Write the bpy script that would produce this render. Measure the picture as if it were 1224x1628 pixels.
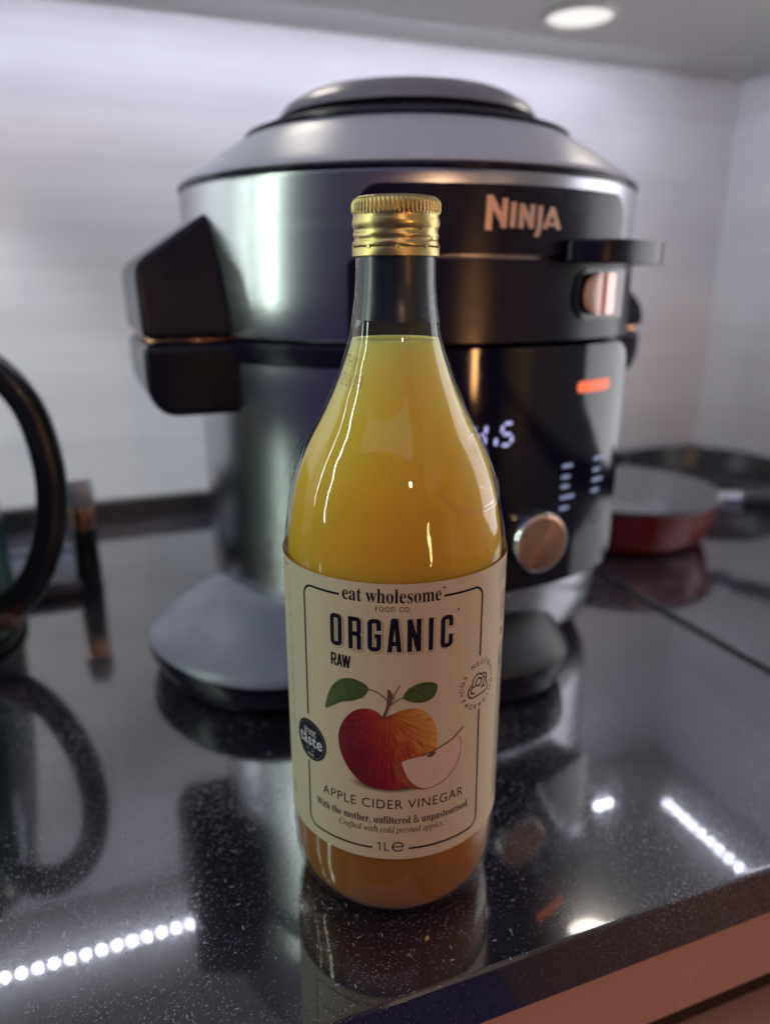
import bpy, bmesh, math, random, os
from mathutils import Vector, Matrix
from math import sin, cos, pi, radians

random.seed(7)
sc = bpy.context.scene
C = sc.collection
for o in list(bpy.data.objects):
    bpy.data.objects.remove(o)

# ------------------------------------------------------------------ camera, world, lamps, exposure
CAM_H = 0.246
cd = bpy.data.cameras.new('camera')
cd.sensor_fit = 'AUTO'; cd.sensor_width = 36.0; cd.lens = 26.0
cd.clip_start = 0.01; cd.clip_end = 50
cd.dof.use_dof = True; cd.dof.focus_distance = 0.263; cd.dof.aperture_fstop = 4.7
cam = bpy.data.objects.new('camera', cd); C.objects.link(cam)
cam.location = (0, 0, CAM_H); cam.rotation_euler = (radians(90 - 17.2), 0, 0)
sc.camera = cam

w = bpy.data.worlds.new("World"); sc.world = w; w.use_nodes = True
bg = w.node_tree.nodes['Background']
bg.inputs[0].default_value = (0.44, 0.36, 0.95, 1); bg.inputs[1].default_value = 0.075

def area(name, loc, target, sx, sy, power, col):
    l = bpy.data.lights.new(name, 'AREA'); l.shape = 'RECTANGLE'; l.size = sx; l.size_y = sy
    l.energy = power; l.color = col
    o = bpy.data.objects.new(name, l); C.objects.link(o); o.location = loc
    o.rotation_euler = (Vector(target) - Vector(loc)).to_track_quat('-Z', 'Y').to_euler()
    return o

def bulb(name, loc, power, col, r=0.03):
    l = bpy.data.lights.new(name, 'POINT'); l.energy = power; l.color = col; l.shadow_soft_size = r
    o = bpy.data.objects.new(name, l); C.objects.link(o); o.location = loc
    return o

# a lit doorway and an added wall spot away to the left, two warm lamps in the room behind the camera
area('doorway_light', (-1.15, 0.02, 0.66), (0, 0.3, 0.25), 0.022, 1.15, 4.4, (0.82, 1.0, 0.80))
area('doorway_side_light', (-1.10, 0.34, 0.72), (0, 0.3, 0.25), 0.010, 1.20, 1.7, (0.86, 1.0, 0.92))
sp = bpy.data.lights.new('added_wall_spot', 'SPOT'); sp.energy = 68.0; sp.color = (0.92, 0.95, 1.0); sp.spot_size = radians(45); sp.spot_blend = 1.0; sp.shadow_soft_size = 0.09  # added spot to brighten the lower left wall, no such lamp in view
so = bpy.data.objects.new('added_wall_spot', sp); C.objects.link(so); so.location = (-1.0, 0.20, 0.88)
so.rotation_euler = (Vector((-0.42, 0.77, 0.08)) - Vector(so.location)).to_track_quat('-Z', 'Y').to_euler()
area('added_top_fill', (-0.20, -0.45, 1.80), (0.0, 0.4, 0.2), 2.0, 1.5, 5.4, (0.70, 0.74, 1.0))  # added overhead fill to lift the lid dome, no known source
area('window_light', (0.60, 0.565, 0.31), (0.0, 0.30, 0.22), 0.34, 0.58, 1.6, (0.96, 0.96, 1.0))
area('table_lamp', (0.80, -0.92, 0.10), (0.03, 0.4, 0.17), 0.05, 0.26, 2.3, (1.0, 0.50, 0.18))
bulb('ceiling_lamp', (0.41, -1.10, 0.82), 8.0, (1.0, 0.62, 0.34), 0.035)

sc.view_settings.view_transform = 'Standard'; sc.view_settings.look = 'None'
sc.view_settings.exposure = 0.0; sc.view_settings.gamma = 1.0
sc.render.engine = 'CYCLES'
cy = sc.cycles
cy.use_denoising = True
cy.max_bounces = 12; cy.diffuse_bounces = 4; cy.glossy_bounces = 6; cy.transmission_bounces = 8; cy.transparent_max_bounces = 16
cy.sample_clamp_indirect = 6.0; cy.caustics_reflective = False; cy.caustics_refractive = False
cy.blur_glossy = 0.3

LED_BACK, LED_SIDE, PUCK_STRENGTH = 172.0, 95.0, 13.0
TH = radians(21.0)                     # the wall runs at this angle to the camera
LIQ_LOW = 0.035

# ------------------------------------------------------------------ materials
def mat(name, col=(0.5, 0.5, 0.5), rough=0.5, metal=0.0, ior=1.5, coat=0.0, coat_r=0.05, spec=0.5, emit=None, es=0.0, aniso=0.0):
    m = bpy.data.materials.new(name); m.use_nodes = True
    b = m.node_tree.nodes['Principled BSDF']
    b.inputs['Base Color'].default_value = (*col, 1); b.inputs['Roughness'].default_value = rough
    b.inputs['Metallic'].default_value = metal; b.inputs['IOR'].default_value = ior
    b.inputs['Specular IOR Level'].default_value = spec
    b.inputs['Coat Weight'].default_value = coat; b.inputs['Coat Roughness'].default_value = coat_r
    b.inputs['Anisotropic'].default_value = aniso
    if emit:
        b.inputs['Emission Color'].default_value = (*emit, 1); b.inputs['Emission Strength'].default_value = es
    return m

class NT:
    def __init__(s, m):
        s.m = m; s.t = m.node_tree; s.b = s.t.nodes.get('Principled BSDF')
    def n(s, typ, ins=None, **kw):
        nd = s.t.nodes.new(typ)
        for k, v in kw.items(): setattr(nd, k, v)
        for k, v in (ins or {}).items(): s.put(nd.inputs[k], v)
        return nd
    def put(s, sock, v):
        if isinstance(v, bpy.types.NodeSocket): s.t.links.new(v, sock)
        elif isinstance(v, bpy.types.Node): s.t.links.new(v.outputs[0], sock)
        else: sock.default_value = v
    def math(s, op, a, b=0.0, clamp=False):
        nd = s.t.nodes.new('ShaderNodeMath'); nd.operation = op; nd.use_clamp = clamp
        s.put(nd.inputs[0], a); s.put(nd.inputs[1], b); return nd.outputs[0]
    def ramp(s, v, stops, interp='LINEAR'):
        nd = s.t.nodes.new('ShaderNodeValToRGB'); e = nd.color_ramp.elements; nd.color_ramp.interpolation = interp
        while len(e) < len(stops): e.new(0.5)
        for el, (p, c) in zip(e, stops):
            el.position = p; el.color = (*c, 1) if len(c) == 3 else c
        s.put(nd.inputs[0], v); return nd.outputs[0]
    def mix(s, f, a, b, blend='MIX'):
        nd = s.t.nodes.new('ShaderNodeMix'); nd.data_type = 'RGBA'; nd.blend_type = blend
        s.put(nd.inputs[0], f); s.put(nd.inputs[6], a); s.put(nd.inputs[7], b); return nd.outputs[2]
    def noise(s, vec, scale, detail=3, rough=0.5):
        return s.n('ShaderNodeTexNoise', {'Vector': vec, 'Scale': scale, 'Detail': detail, 'Roughness': rough}).outputs['Fac']
    def coord(s, which='Object'):
        return s.n('ShaderNodeTexCoord').outputs[which]
    def mapped(s, vec, scale):
        return s.n('ShaderNodeMapping', {'Vector': vec, 'Scale': scale}).outputs[0]
    def bump(s, h, strength=0.2, dist=0.001):
        return s.n('ShaderNodeBump', {'Height': h, 'Strength': strength, 'Distance': dist}).outputs[0]
    def set(s, name, v): s.put(s.b.inputs[name], v)

def granite_mat():
    m = mat('polished black granite', (0.012, 0.012, 0.014), 0.14, ior=1.75, coat=1.0, coat_r=0.012); k = NT(m)
    k.b.inputs['Coat IOR'].default_value = 1.98
    P = k.coord()
    # crystal speckle in the stone
    v1 = k.n('ShaderNodeTexVoronoi', {'Vector': P, 'Scale': 620.0})
    sp = k.math('LESS_THAN', v1.outputs['Distance'], 0.20)
    r1 = k.n('ShaderNodeSeparateColor', {0: v1.outputs['Color']}).outputs[0]
    sp = k.math('MULTIPLY', sp, k.math('GREATER_THAN', r1, 0.80))
    col = k.mix(k.noise(P, 160.0, 4), (0.004, 0.004, 0.009, 1), (0.015, 0.014, 0.024, 1))
    col = k.mix(sp, col, (0.16, 0.16, 0.18, 1))
    # dust: small bright flecks lying on the polish, denser in patches, some are fibres
    v2 = k.n('ShaderNodeTexVoronoi', {'Vector': k.mapped(P, (1.0, 1.0, 1.0)), 'Scale': 1400.0})
    r2 = k.n('ShaderNodeSeparateColor', {0: v2.outputs['Color']})
    patch = k.ramp(k.noise(P, 9.0, 3, 0.6), [(0.35, (0.25, 0.25, 0.25)), (0.68, (1, 1, 1))])
    size = k.math('MULTIPLY', k.math('MULTIPLY', r2.outputs[0], r2.outputs[0]), 0.62)
    d2 = k.math('LESS_THAN', v2.outputs['Distance'], k.math('MULTIPLY', size, patch))
    v3 = k.n('ShaderNodeTexVoronoi', {'Vector': k.n('ShaderNodeMapping', {'Vector': P, 'Scale': (1.0, 0.22, 1.0), 'Rotation': (0, 0, 0.6)}).outputs[0], 'Scale': 520.0})
    r3 = k.n('ShaderNodeSeparateColor', {0: v3.outputs['Color']})
    d3 = k.math('MULTIPLY', k.math('LESS_THAN', v3.outputs['Distance'], 0.13), k.math('GREATER_THAN', r3.outputs[0], 0.78))
    v4 = k.n('ShaderNodeTexVoronoi', {'Vector': k.n('ShaderNodeMapping', {'Vector': P, 'Scale': (0.25, 1.0, 1.0), 'Rotation': (0, 0, -0.4)}).outputs[0], 'Scale': 430.0})
    r4 = k.n('ShaderNodeSeparateColor', {0: v4.outputs['Color']})
    d4 = k.math('MULTIPLY', k.math('LESS_THAN', v4.outputs['Distance'], 0.11), k.math('GREATER_THAN', r4.outputs[1], 0.80))
    dust = k.math('MAXIMUM', d2, k.math('MAXIMUM', d3, d4))
    col = k.mix(k.math('MULTIPLY', dust, 0.85), col, (0.33, 0.33, 0.40, 1))
    k.set('Base Color', col)
    smear = k.noise(k.mapped(P, (1.0, 2.2, 1.0)), 14.0, 4, 0.6)
    ro = k.ramp(smear, [(0.3, (0.022, 0.022, 0.022)), (0.75, (0.052, 0.052, 0.052))])
    k.set('Coat Roughness', ro)
    k.set('Coat Weight', k.math('SUBTRACT', 1.0, k.math('MULTIPLY', dust, 0.85)))
    k.set('Roughness', k.math('ADD', 0.15, k.math('MULTIPLY', dust, 0.45)))
    h = k.math('ADD', k.math('MULTIPLY', k.noise(P, 900.0, 2), 0.5), dust)
    k.set('Normal', k.bump(h, 0.10, 0.0003))
    return m

def wall_mat():
    m = mat('pale gloss wall panel', (0.70, 0.70, 0.74), 0.25); k = NT(m)
    P = k.coord()
    n1 = k.noise(k.mapped(P, (0.6, 0.6, 9.0)), 3.2, 4, 0.55)
    n2 = k.noise(k.mapped(P, (1.5, 1.5, 40.0)), 3.0, 3, 0.6)
    f = k.math('ADD', k.math('MULTIPLY', n1, 0.7), k.math('MULTIPLY', n2, 0.3))
    k.set('Base Color', k.ramp(f, [(0.30, (0.66, 0.65, 0.68)), (0.50, (0.72, 0.72, 0.755)), (0.70, (0.77, 0.775, 0.80))]))
    k.set('Roughness', 0.36)
    return m

def steel_mat(name='brushed steel', col=(0.50, 0.50, 0.54), rough=0.21):
    m = mat(name, col, rough, 1.0); k = NT(m)
    P = k.coord()
    g = k.noise(k.mapped(P, (1.5, 1.5, 1100.0)), 2.0, 3, 0.6)
    k.set('Roughness', k.ramp(g, [(0.3, (rough - .02,) * 3), (0.7, (rough + .03,) * 3)]))
    k.set('Anisotropic', 0.75)
    k.set('Tangent', k.n('ShaderNodeTangent', direction_type='RADIAL', axis='Z').outputs[0])
    return m

def plastic_mat(name, col, rough, bump=0.05, scale=1500.0):
    m = mat(name, col, rough); k = NT(m)
    P = k.coord()
    n = k.noise(P, 40.0, 4, 0.6)
    k.set('Roughness', k.ramp(n, [(0.3, (max(rough - .04, .02),) * 3), (0.75, (rough + .07,) * 3)]))
    if bump: k.set('Normal', k.bump(k.noise(P, scale, 2), bump, 0.0002))
    return m

def gold_mat():
    m = mat('gold lacquered cap', (0.74, 0.56, 0.22), 0.27, 1.0); k = NT(m)
    P = k.coord()
    n = k.noise(P, 220.0, 4, 0.6)
    k.set('Base Color', k.mix(n, (0.60, 0.47, 0.18, 1), (0.72, 0.58, 0.26, 1)))
    k.set('Roughness', k.ramp(k.noise(P, 90.0, 3), [(0.3, (.30,) * 3), (0.7, (.44,) * 3)]))
    k.set('Normal', k.bump(k.noise(k.mapped(P, (1, 1, 3)), 300.0, 3), 0.25, 0.0004))
    return m

def glass_mat(tint=(0.97, 0.98, 0.96)):
    m = bpy.data.materials.new('clear bottle glass'); m.use_nodes = True
    t = m.node_tree; t.nodes.clear(); k = NT(m)
    out = k.n('ShaderNodeOutputMaterial')
    geo = k.n('ShaderNodeNewGeometry')
    ior = k.n('ShaderNodeMix', {0: geo.outputs['Backfacing'], 2: 1.52, 3: 1 / 1.52}).outputs[0]
    P = k.coord()
    nb = k.bump(k.math('ADD', k.noise(P, 60.0, 2), k.math('MULTIPLY', k.noise(k.mapped(P, (1, 1, .35)), 170.0, 2), 0.35)), 0.30, 0.0006)
    fr = k.n('ShaderNodeFresnel', {'IOR': ior, 'Normal': nb}).outputs[0]
    gl = k.n('ShaderNodeBsdfGlossy', {'Color': (1, 1, 1, 1), 'Roughness': 0.03, 'Normal': nb}).outputs[0]
    tr = k.n('ShaderNodeBsdfTransparent', {'Color': (*tint, 1)}).outputs[0]
    mx = k.n('ShaderNodeMixShader', {0: k.math('MULTIPLY', fr, 1.0, True), 1: tr, 2: gl}).outputs[0]
    k.put(out.inputs['Surface'], mx)
    return m

def liquid_mat():
    m = mat('cloudy cider vinegar', (0.8, 0.5, 0.1), 0.35, ior=1.33, spec=0.1); k = NT(m)
    P = k.coord()
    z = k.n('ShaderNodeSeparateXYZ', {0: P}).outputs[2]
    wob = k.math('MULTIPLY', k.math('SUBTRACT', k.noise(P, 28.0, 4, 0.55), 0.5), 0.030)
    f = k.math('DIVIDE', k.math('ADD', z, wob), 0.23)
    # light through the liquid painted in, yellow down to brown, over settled sediment ("the mother")
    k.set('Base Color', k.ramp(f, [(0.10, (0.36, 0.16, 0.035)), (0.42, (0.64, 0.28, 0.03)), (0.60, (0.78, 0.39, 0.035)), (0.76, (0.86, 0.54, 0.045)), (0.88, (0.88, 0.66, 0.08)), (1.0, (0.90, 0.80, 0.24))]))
    k.set('Subsurface Weight', 1.0)
    k.set('Subsurface Radius', (1.0, 0.50, 0.10))
    k.set('Subsurface Scale', 0.026)
    return m

def paper_mat():
    m = mat('cream paper label', (0.78, 0.70, 0.55), 0.5); k = NT(m)
    P = k.coord()
    n = k.noise(P, 900.0, 4, 0.65)
    k.set('Base Color', k.mix(n, (0.67, 0.57, 0.39, 1), (0.75, 0.65, 0.46, 1)))
    k.set('Normal', k.bump(k.math('ADD', n, k.math('MULTIPLY', k.noise(P, 45.0, 2), 1.5)), 0.10, 0.0003))
    return m

def apple_mat():
    m = mat('printed apple skin', (0.4, 0.05, 0.03), 0.5); k = NT(m)
    uv = k.n('ShaderNodeUVMap', uv_map='UVMap').outputs[0]
    xyz = k.n('ShaderNodeSeparateXYZ', {0: uv}); s, v = xyz.outputs[0], xyz.outputs[1]
    ds = k.math('SUBTRACT', s, -0.043); dv = k.math('SUBTRACT', v, 0.985)
    ang = k.math('ARCTAN2', ds, k.math('MULTIPLY', dv, -1.0)); rad = k.math('SQRT', k.math('ADD', k.math('MULTIPLY', ds, ds), k.math('MULTIPLY', dv, dv)))
    pol = k.n('ShaderNodeCombineXYZ', {0: k.math('MULTIPLY', ang, 12.0), 1: k.math('MULTIPLY', rad, 9.0), 2: 0.0}).outputs[0]
    st = k.noise(pol, 1.6, 5, 0.65)
    st2 = k.noise(k.mapped(pol, (3.0, 1.0, 1.0)), 2.4, 4, 0.7)
    side = k.math('ADD', k.math('MULTIPLY', s, 2.7), k.math('ADD', k.math('MULTIPLY', dv, 1.05), k.math('MULTIPLY', k.math('SUBTRACT', st, 0.5), 1.25)))
    base = k.ramp(k.math('ADD', k.math('ADD', side, 0.56), k.math('MULTIPLY', k.math('SUBTRACT', st2, 0.5), 0.55)),
                  [(0.0, (0.17, 0.008, 0.022)), (0.28, (0.34, 0.015, 0.025)), (0.52, (0.50, 0.085, 0.02)), (0.78, (0.66, 0.30, 0.055)), (1.0, (0.76, 0.48, 0.13))])
    vo = k.n('ShaderNodeTexVoronoi', {'Vector': uv, 'Scale': 130.0})
    dot = k.math('MULTIPLY', k.math('LESS_THAN', vo.outputs['Distance'], 0.16), k.math('GREATER_THAN', k.n('ShaderNodeSeparateColor', {0: vo.outputs['Color']}).outputs[0], 0.72))
    base = k.mix(k.math('MULTIPLY', dot, 0.45), base, (0.75, 0.45, 0.2, 1))
    k.set('Base Color', base)
    return m

def ink_noise(name, a, b, scale):
    m = mat(name, a, 0.5); k = NT(m)
    uv = k.n('ShaderNodeUVMap', uv_map='UVMap').outputs[0]
    k.set('Base Color', k.mix(k.noise(uv, scale, 4, 0.6), (*a, 1), (*b, 1)))
    return m

def shade_ink():
    m = mat('printed ground tint', (0.3, 0.2, 0.1), 0.5); k = NT(m)
    uv = k.n('ShaderNodeUVMap', uv_map='UVMap').outputs[0]
    xyz = k.n('ShaderNodeSeparateXYZ', {0: uv})
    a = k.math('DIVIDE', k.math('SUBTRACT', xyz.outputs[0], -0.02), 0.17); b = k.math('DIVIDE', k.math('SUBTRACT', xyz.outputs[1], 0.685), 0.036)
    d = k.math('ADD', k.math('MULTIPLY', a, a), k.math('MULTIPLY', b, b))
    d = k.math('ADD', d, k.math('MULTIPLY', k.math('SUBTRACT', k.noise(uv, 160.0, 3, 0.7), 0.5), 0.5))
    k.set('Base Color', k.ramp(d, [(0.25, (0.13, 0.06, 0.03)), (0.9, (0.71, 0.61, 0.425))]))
    return m

M = dict(
    granite=granite_mat(), wall=wall_mat(), steel=steel_mat(),
    trim=mat('dark upstand trim', (0.015, 0.015, 0.018), 0.3),
    board=plastic_mat('grey white cupboard board', (0.64, 0.63, 0.61), 0.35, 0.03, 300),
    rose=plastic_mat('rose beige lacquer', (0.66, 0.38, 0.28), 0.30, 0.04, 300),
    shadowgap=mat('dark brown gap', (0.05, 0.03, 0.028), 0.6),
    black=plastic_mat('satin black plastic', (0.012, 0.010, 0.027), 0.24, 0.05),
    gloss=plastic_mat('gloss black panel', (0.006, 0.005, 0.017), 0.075, 0.0),
    lidgrey=plastic_mat('silver grey lid paint', (0.56, 0.58, 0.70), 0.34, 0.03),
    lidtop=plastic_mat('grey lid knob', (0.24, 0.23, 0.29), 0.30, 0.03),
    foot_lit=plastic_mat('foot plastic lit tone', (0.25, 0.26, 0.33), 0.30, 0.03),  # paler copy of the foot plastic, light on the left foot put into the colour
    slidemetal=mat('satin latch metal', (0.60, 0.42, 0.38), 0.36, 1.0),
    foot_shaded=plastic_mat('foot plastic shaded tone', (0.006, 0.005, 0.009), 0.45, 0.03),  # dark copy of the same foot plastic, shade put into the colour
    chrome=mat('chrome', (0.75, 0.74, 0.74), 0.16, 1.0),
    logo=mat('satin logo metal', (0.88, 0.62, 0.48), 0.42, 0.55),
    glow_white=mat('display segment', (0.02, 0.02, 0.04), 0.4, emit=(0.55, 0.56, 1.0), es=0.95),
    glow_dim=mat('panel legend light', (0.02, 0.02, 0.04), 0.4, emit=(0.50, 0.60, 0.95), es=0.40),
    glow_orange=mat('orange indicator', (0.2, 0.04, 0.02), 0.4, emit=(1.0, 0.15, 0.03), es=0.95),
    icon_red=mat('dim red icon', (0.10, 0.012, 0.012), 0.4),
    led=mat('white led', (0.8, 0.8, 0.8), 0.4, emit=(0.81, 0.83, 1.0), es=LED_BACK),
    led_side=mat('white led on the side wall', (0.8, 0.8, 0.8), 0.4, emit=(0.81, 0.83, 1.0), es=LED_SIDE),
    spot=mat('lit puck lamp diffuser', (0.8, 0.8, 0.8), 0.4, emit=(1.0, 0.91, 0.80), es=PUCK_STRENGTH),
    ledtape=mat('white led tape', (0.7, 0.7, 0.7), 0.5),
    puck=mat('puck lamp diffuser', (0.8, 0.8, 0.8), 0.4, emit=(1.0, 0.97, 0.92), es=0.75),
    puckring=mat('puck lamp ring', (0.5, 0.5, 0.5), 0.3, 0.8),
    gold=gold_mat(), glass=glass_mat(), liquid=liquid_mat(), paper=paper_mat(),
    ink=mat('navy ink', (0.010, 0.010, 0.024), 0.55, spec=0.15),
    cream=mat('cream ink', (0.71, 0.61, 0.425), 0.5),
    white=mat('white ink', (0.72, 0.70, 0.72), 0.5), grey=mat('grey ink', (0.16, 0.16, 0.16), 0.5),
    neck=plastic_mat('navy neck label', (0.014, 0.021, 0.032), 0.27, 0.05, 260),
    apple=apple_mat(), shade=shade_ink(),
    leaf=ink_noise('printed leaf', (0.028, 0.055, 0.012), (0.10, 0.16, 0.045), 55.0),
    vein=mat('printed leaf vein', (0.13, 0.18, 0.06), 0.5),
    twig=ink_noise('printed twig', (0.10, 0.05, 0.035), (0.22, 0.12, 0.08), 90.0),
    flesh=ink_noise('printed apple flesh', (0.74, 0.52, 0.40), (0.82, 0.66, 0.52), 18.0),
    skin=ink_noise('printed slice skin', (0.26, 0.025, 0.02), (0.48, 0.15, 0.05), 40.0),
    inkjet=mat('black inkjet print', (0.02, 0.02, 0.02), 0.6),
    teal=mat('teal enamel', (0.02, 0.10, 0.095), 0.18),
    blackgrip=plastic_mat('black grip plastic', (0.010, 0.010, 0.014), 0.30, 0.03),
    red=plastic_mat('red enamel', (0.14, 0.007, 0.012), 0.22, 0.0),
    panin=plastic_mat('pale pan lining', (0.27, 0.27, 0.28), 0.30, 0.03),
    cast=plastic_mat('black pan coating', (0.02, 0.02, 0.024), 0.30, 0.06),
    tray=plastic_mat('dark blue grey tray', (0.035, 0.04, 0.065), 0.30, 0.03),
    copper=mat('copper', (0.70, 0.36, 0.22), 0.25, 1.0),
)
# the knob: turned metal, rings about its own axis
def knob_mat():
    m = mat('turned metal knob', (0.86, 0.52, 0.37), 0.17, 1.0); k = NT(m)
    P = k.coord()
    k.set('Anisotropic', 0.95)
    k.set('Tangent', k.n('ShaderNodeTangent', direction_type='RADIAL', axis='Z').outputs[0])
    x = k.n('ShaderNodeSeparateXYZ', {0: P})
    r = k.math('SQRT', k.math('ADD', k.math('MULTIPLY', x.outputs[0], x.outputs[0]), k.math('MULTIPLY', x.outputs[1], x.outputs[1])))
    wv = k.noise(k.n('ShaderNodeCombineXYZ', {0: k.math('MULTIPLY', r, 2600.0), 1: 0.0, 2: 0.0}).outputs[0], 1.0, 3)
    k.set('Normal', k.bump(wv, 0.08, 0.0002))
    return m
M['knob'] = knob_mat()
M['black'].node_tree.nodes['Principled BSDF'].inputs['Specular IOR Level'].default_value = 0.32
M['neck'].node_tree.nodes['Principled BSDF'].inputs['Specular IOR Level'].default_value = 0.8

# ------------------------------------------------------------------ object helpers
def link(name, me, m, parent=None, smooth=True, loc=None, rot=None):
    o = bpy.data.objects.new(name, me); C.objects.link(o)
    if m: me.materials.append(m)
    if smooth:
        for p in me.polygons: p.use_smooth = True
    if parent: o.parent = parent
    if loc is not None: o.location = loc
    if rot is not None: o.rotation_euler = rot
    return o

BEVELLED = [False]
def bmobj(name, bm, m, parent=None, smooth=True, sharp=35, **kw):
    bmesh.ops.recalc_face_normals(bm, faces=bm.faces[:])
    if smooth and sharp:
        for e in bm.edges:
            if len(e.link_faces) == 2 and e.calc_face_angle(0) > radians(sharp): e.smooth = False
    me = bpy.data.meshes.new(name); bm.to_mesh(me); bm.free()
    o = link(name, me, m, parent, smooth, **kw)
    if BEVELLED[0] and smooth:                    # keep large faces flat next to their rounded edges
        md = o.modifiers.new('weighted_normals', 'WEIGHTED_NORMAL'); md.keep_sharp = True; md.weight = 100
    BEVELLED[0] = False
    return o

def thing(name, label, cat, loc=(0, 0, 0), rz=0, group=None):
    o = bpy.data.objects.new(name, None); C.objects.link(o)
    o.location = loc; o.rotation_euler = (0, 0, rz); o.empty_display_size = 0.02
    tag(o, label, cat, group); return o

def tag(o, label=None, cat=None, group=None, kind=None):
    if label: o['label'] = label
    if cat: o['category'] = cat
    if group: o['group'] = group
    if kind: o['kind'] = kind
    return o

def box_bm(x0, x1, y0, y1, z0, z1, bev=0.0, seg=2, bm=None):
    own = bm is None
    if own: bm = bmesh.new()
    r = bmesh.ops.create_cube(bm, size=1.0)
    bmesh.ops.transform(bm, verts=r['verts'], matrix=Matrix.Translation(((x0 + x1) / 2, (y0 + y1) / 2, (z0 + z1) / 2)) @ Matrix.Diagonal((x1 - x0, y1 - y0, z1 - z0, 1)))
    if bev: BEVELLED[0] = True; bmesh.ops.bevel(bm, geom=list({e for v in r['verts'] for e in v.link_edges}), offset=bev, segments=seg, profile=0.6, affect='EDGES')
    return bm

def lathe_bm(prof, seg=96, fn=None, close=False):
    bm = bmesh.new(); rings = []
    for i, (r, z) in enumerate(prof):
        if r < 1e-6:
            rings.append([bm.verts.new((0, 0, z))]); continue
        ring = []
        for j in range(seg):
            a = 2 * pi * j / seg
            rr = fn(i, a, r) if fn else r
            ring.append(bm.verts.new((rr * sin(a), -rr * cos(a), z)))
        rings.append(ring)
    for A, B in zip(rings, rings[1:]):
        for j in range(seg):
            k = (j + 1) % seg
            q = [A[j % len(A)], A[k % len(A)], B[k % len(B)], B[j % len(B)]]
            q = list(dict.fromkeys(q))
            if len(q) > 2: bm.faces.new(q)
    return bm

def tube_bm(pts, r, seg=10, closed=False, bm=None, radii=None, flat=1.0):
    if bm is None: bm = bmesh.new()
    pts = [Vector(p) for p in pts]; n = len(pts); rings = []
    prev = None
    for i, p in enumerate(pts):
        a = pts[(i - 1) % n] if (closed or i) else p; b = pts[(i + 1) % n] if (closed or i < n - 1) else p
        t = (b - a).normalized()
        if prev is None:
            u = t.orthogonal().normalized()
        else:
            u = (prev - t * prev.dot(t)).normalized()
        prev = u; v = t.cross(u); rr = radii[i] if radii else r
        rings.append([bm.verts.new(p + u * rr * cos(2 * pi * j / seg) + v * rr * flat * sin(2 * pi * j / seg)) for j in range(seg)])
    m = n if closed else n - 1
    for i in range(m):
        A, B = rings[i], rings[(i + 1) % n]
        for j in range(seg):
            k = (j + 1) % seg; bm.faces.new((A[j], A[k], B[k], B[j]))
    if not closed:
        bm.faces.new(rings[0][::-1]); bm.faces.new(rings[-1])
    return bm

def prism_bm(poly, axis_u, axis_v, axis_w, w0, w1, origin=(0, 0, 0), bev=0.0, seg=3, taper=None):
    """polygon in (u, v) swept along w"""
    bm = bmesh.new(); U, V, W, O = map(Vector, (axis_u, axis_v, axis_w, origin))
    tf = taper or (lambda v: 1.0)
    A = [bm.verts.new(O + U * p[0] + V * p[1] + W * w0 * tf(p[1])) for p in poly]
    B = [bm.verts.new(O + U * p[0] + V * p[1] + W * w1 * tf(p[1])) for p in poly]
    n = len(poly)
    bm.faces.new(A[::-1]); bm.faces.new(B)
    for i in range(n): bm.faces.new((A[i], A[(i + 1) % n], B[(i + 1) % n], B[i]))
    if bev: BEVELLED[0] = True; bmesh.ops.bevel(bm, geom=bm.edges[:], offset=bev, segments=seg, profile=0.5, affect='EDGES', clamp_overlap=True)
    return bm

# --- flat print: 2-D shapes in (s, v) mm wrapped on a drum of radius R (mm)
def strip(path, w, closed=False, ext=0.0):
    pts = []
    for p in path:
        q = Vector((p[0], p[1]))
        if not pts or (q - pts[-1]).length > 1e-4: pts.append(q)
    if closed and (pts[0] - pts[-1]).length < 1e-4: pts.pop()
    n = len(pts)
    if ext and not closed:
        pts[0] = pts[0] - (pts[1] - pts[0]).normalized() * ext; pts[-1] = pts[-1] + (pts[-1] - pts[-2]).normalized() * ext
    L, Rr = [], []
    for i, p in enumerate(pts):
        a = pts[(i - 1) % n] if (closed or i) else None; b = pts[(i + 1) % n] if (closed or i < n - 1) else None
        d1 = (p - a).normalized() if a is not None else None; d2 = (b - p).normalized() if b is not None else None
        if d1 is None: d1 = d2
        if d2 is None: d2 = d1
        n1 = Vector((-d1.y, d1.x)); n2 = Vector((-d2.y, d2.x)); m = n1 + n2
        m = m / max(m.dot(n1), 0.35)
        L.append(p + m * w / 2); Rr.append(p - m * w / 2)
    out = []
    for i in range(n if closed else n - 1):
        j = (i + 1) % n; out.append([L[i], L[j], Rr[j], Rr[i]])
    return out

def arc(cx, cy, r, a0, a1, n=12, ry=None):
    ry = ry or r
    return [(cx + r * cos(radians(a0 + (a1 - a0) * i / n)), cy + ry * sin(radians(a0 + (a1 - a0) * i / n))) for i in range(n + 1)]

def rrect(x0, x1, y0, y1, r, n=6):
    return arc(x1 - r, y1 - r, r, 0, 90, n) + arc(x0 + r, y1 - r, r, 90, 180, n) + arc(x0 + r, y0 + r, r, 180, 270, n) + arc(x1 - r, y0 + r, r, 270, 360, n)

def smooth_path(pts, closed=False, k=6):
    out = []; n = len(pts); P = [Vector((p[0], p[1])) for p in pts]
    for i in range(n if closed else n - 1):
        g = lambda j: P[j % n] if closed else P[max(0, min(n - 1, j))]
        a, b, c, d = g(i - 1), g(i), g(i + 1), g(i + 2)
        for t in range(k):
            t /= k
            out.append(0.5 * ((2 * b) + (c - a) * t + (2 * a - 5 * b + 4 * c - d) * t * t + (3 * b - a - 3 * c + d) * t ** 3))
    if not closed: out.append(P[-1])
    return [(p.x, p.y) for p in out]

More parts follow.
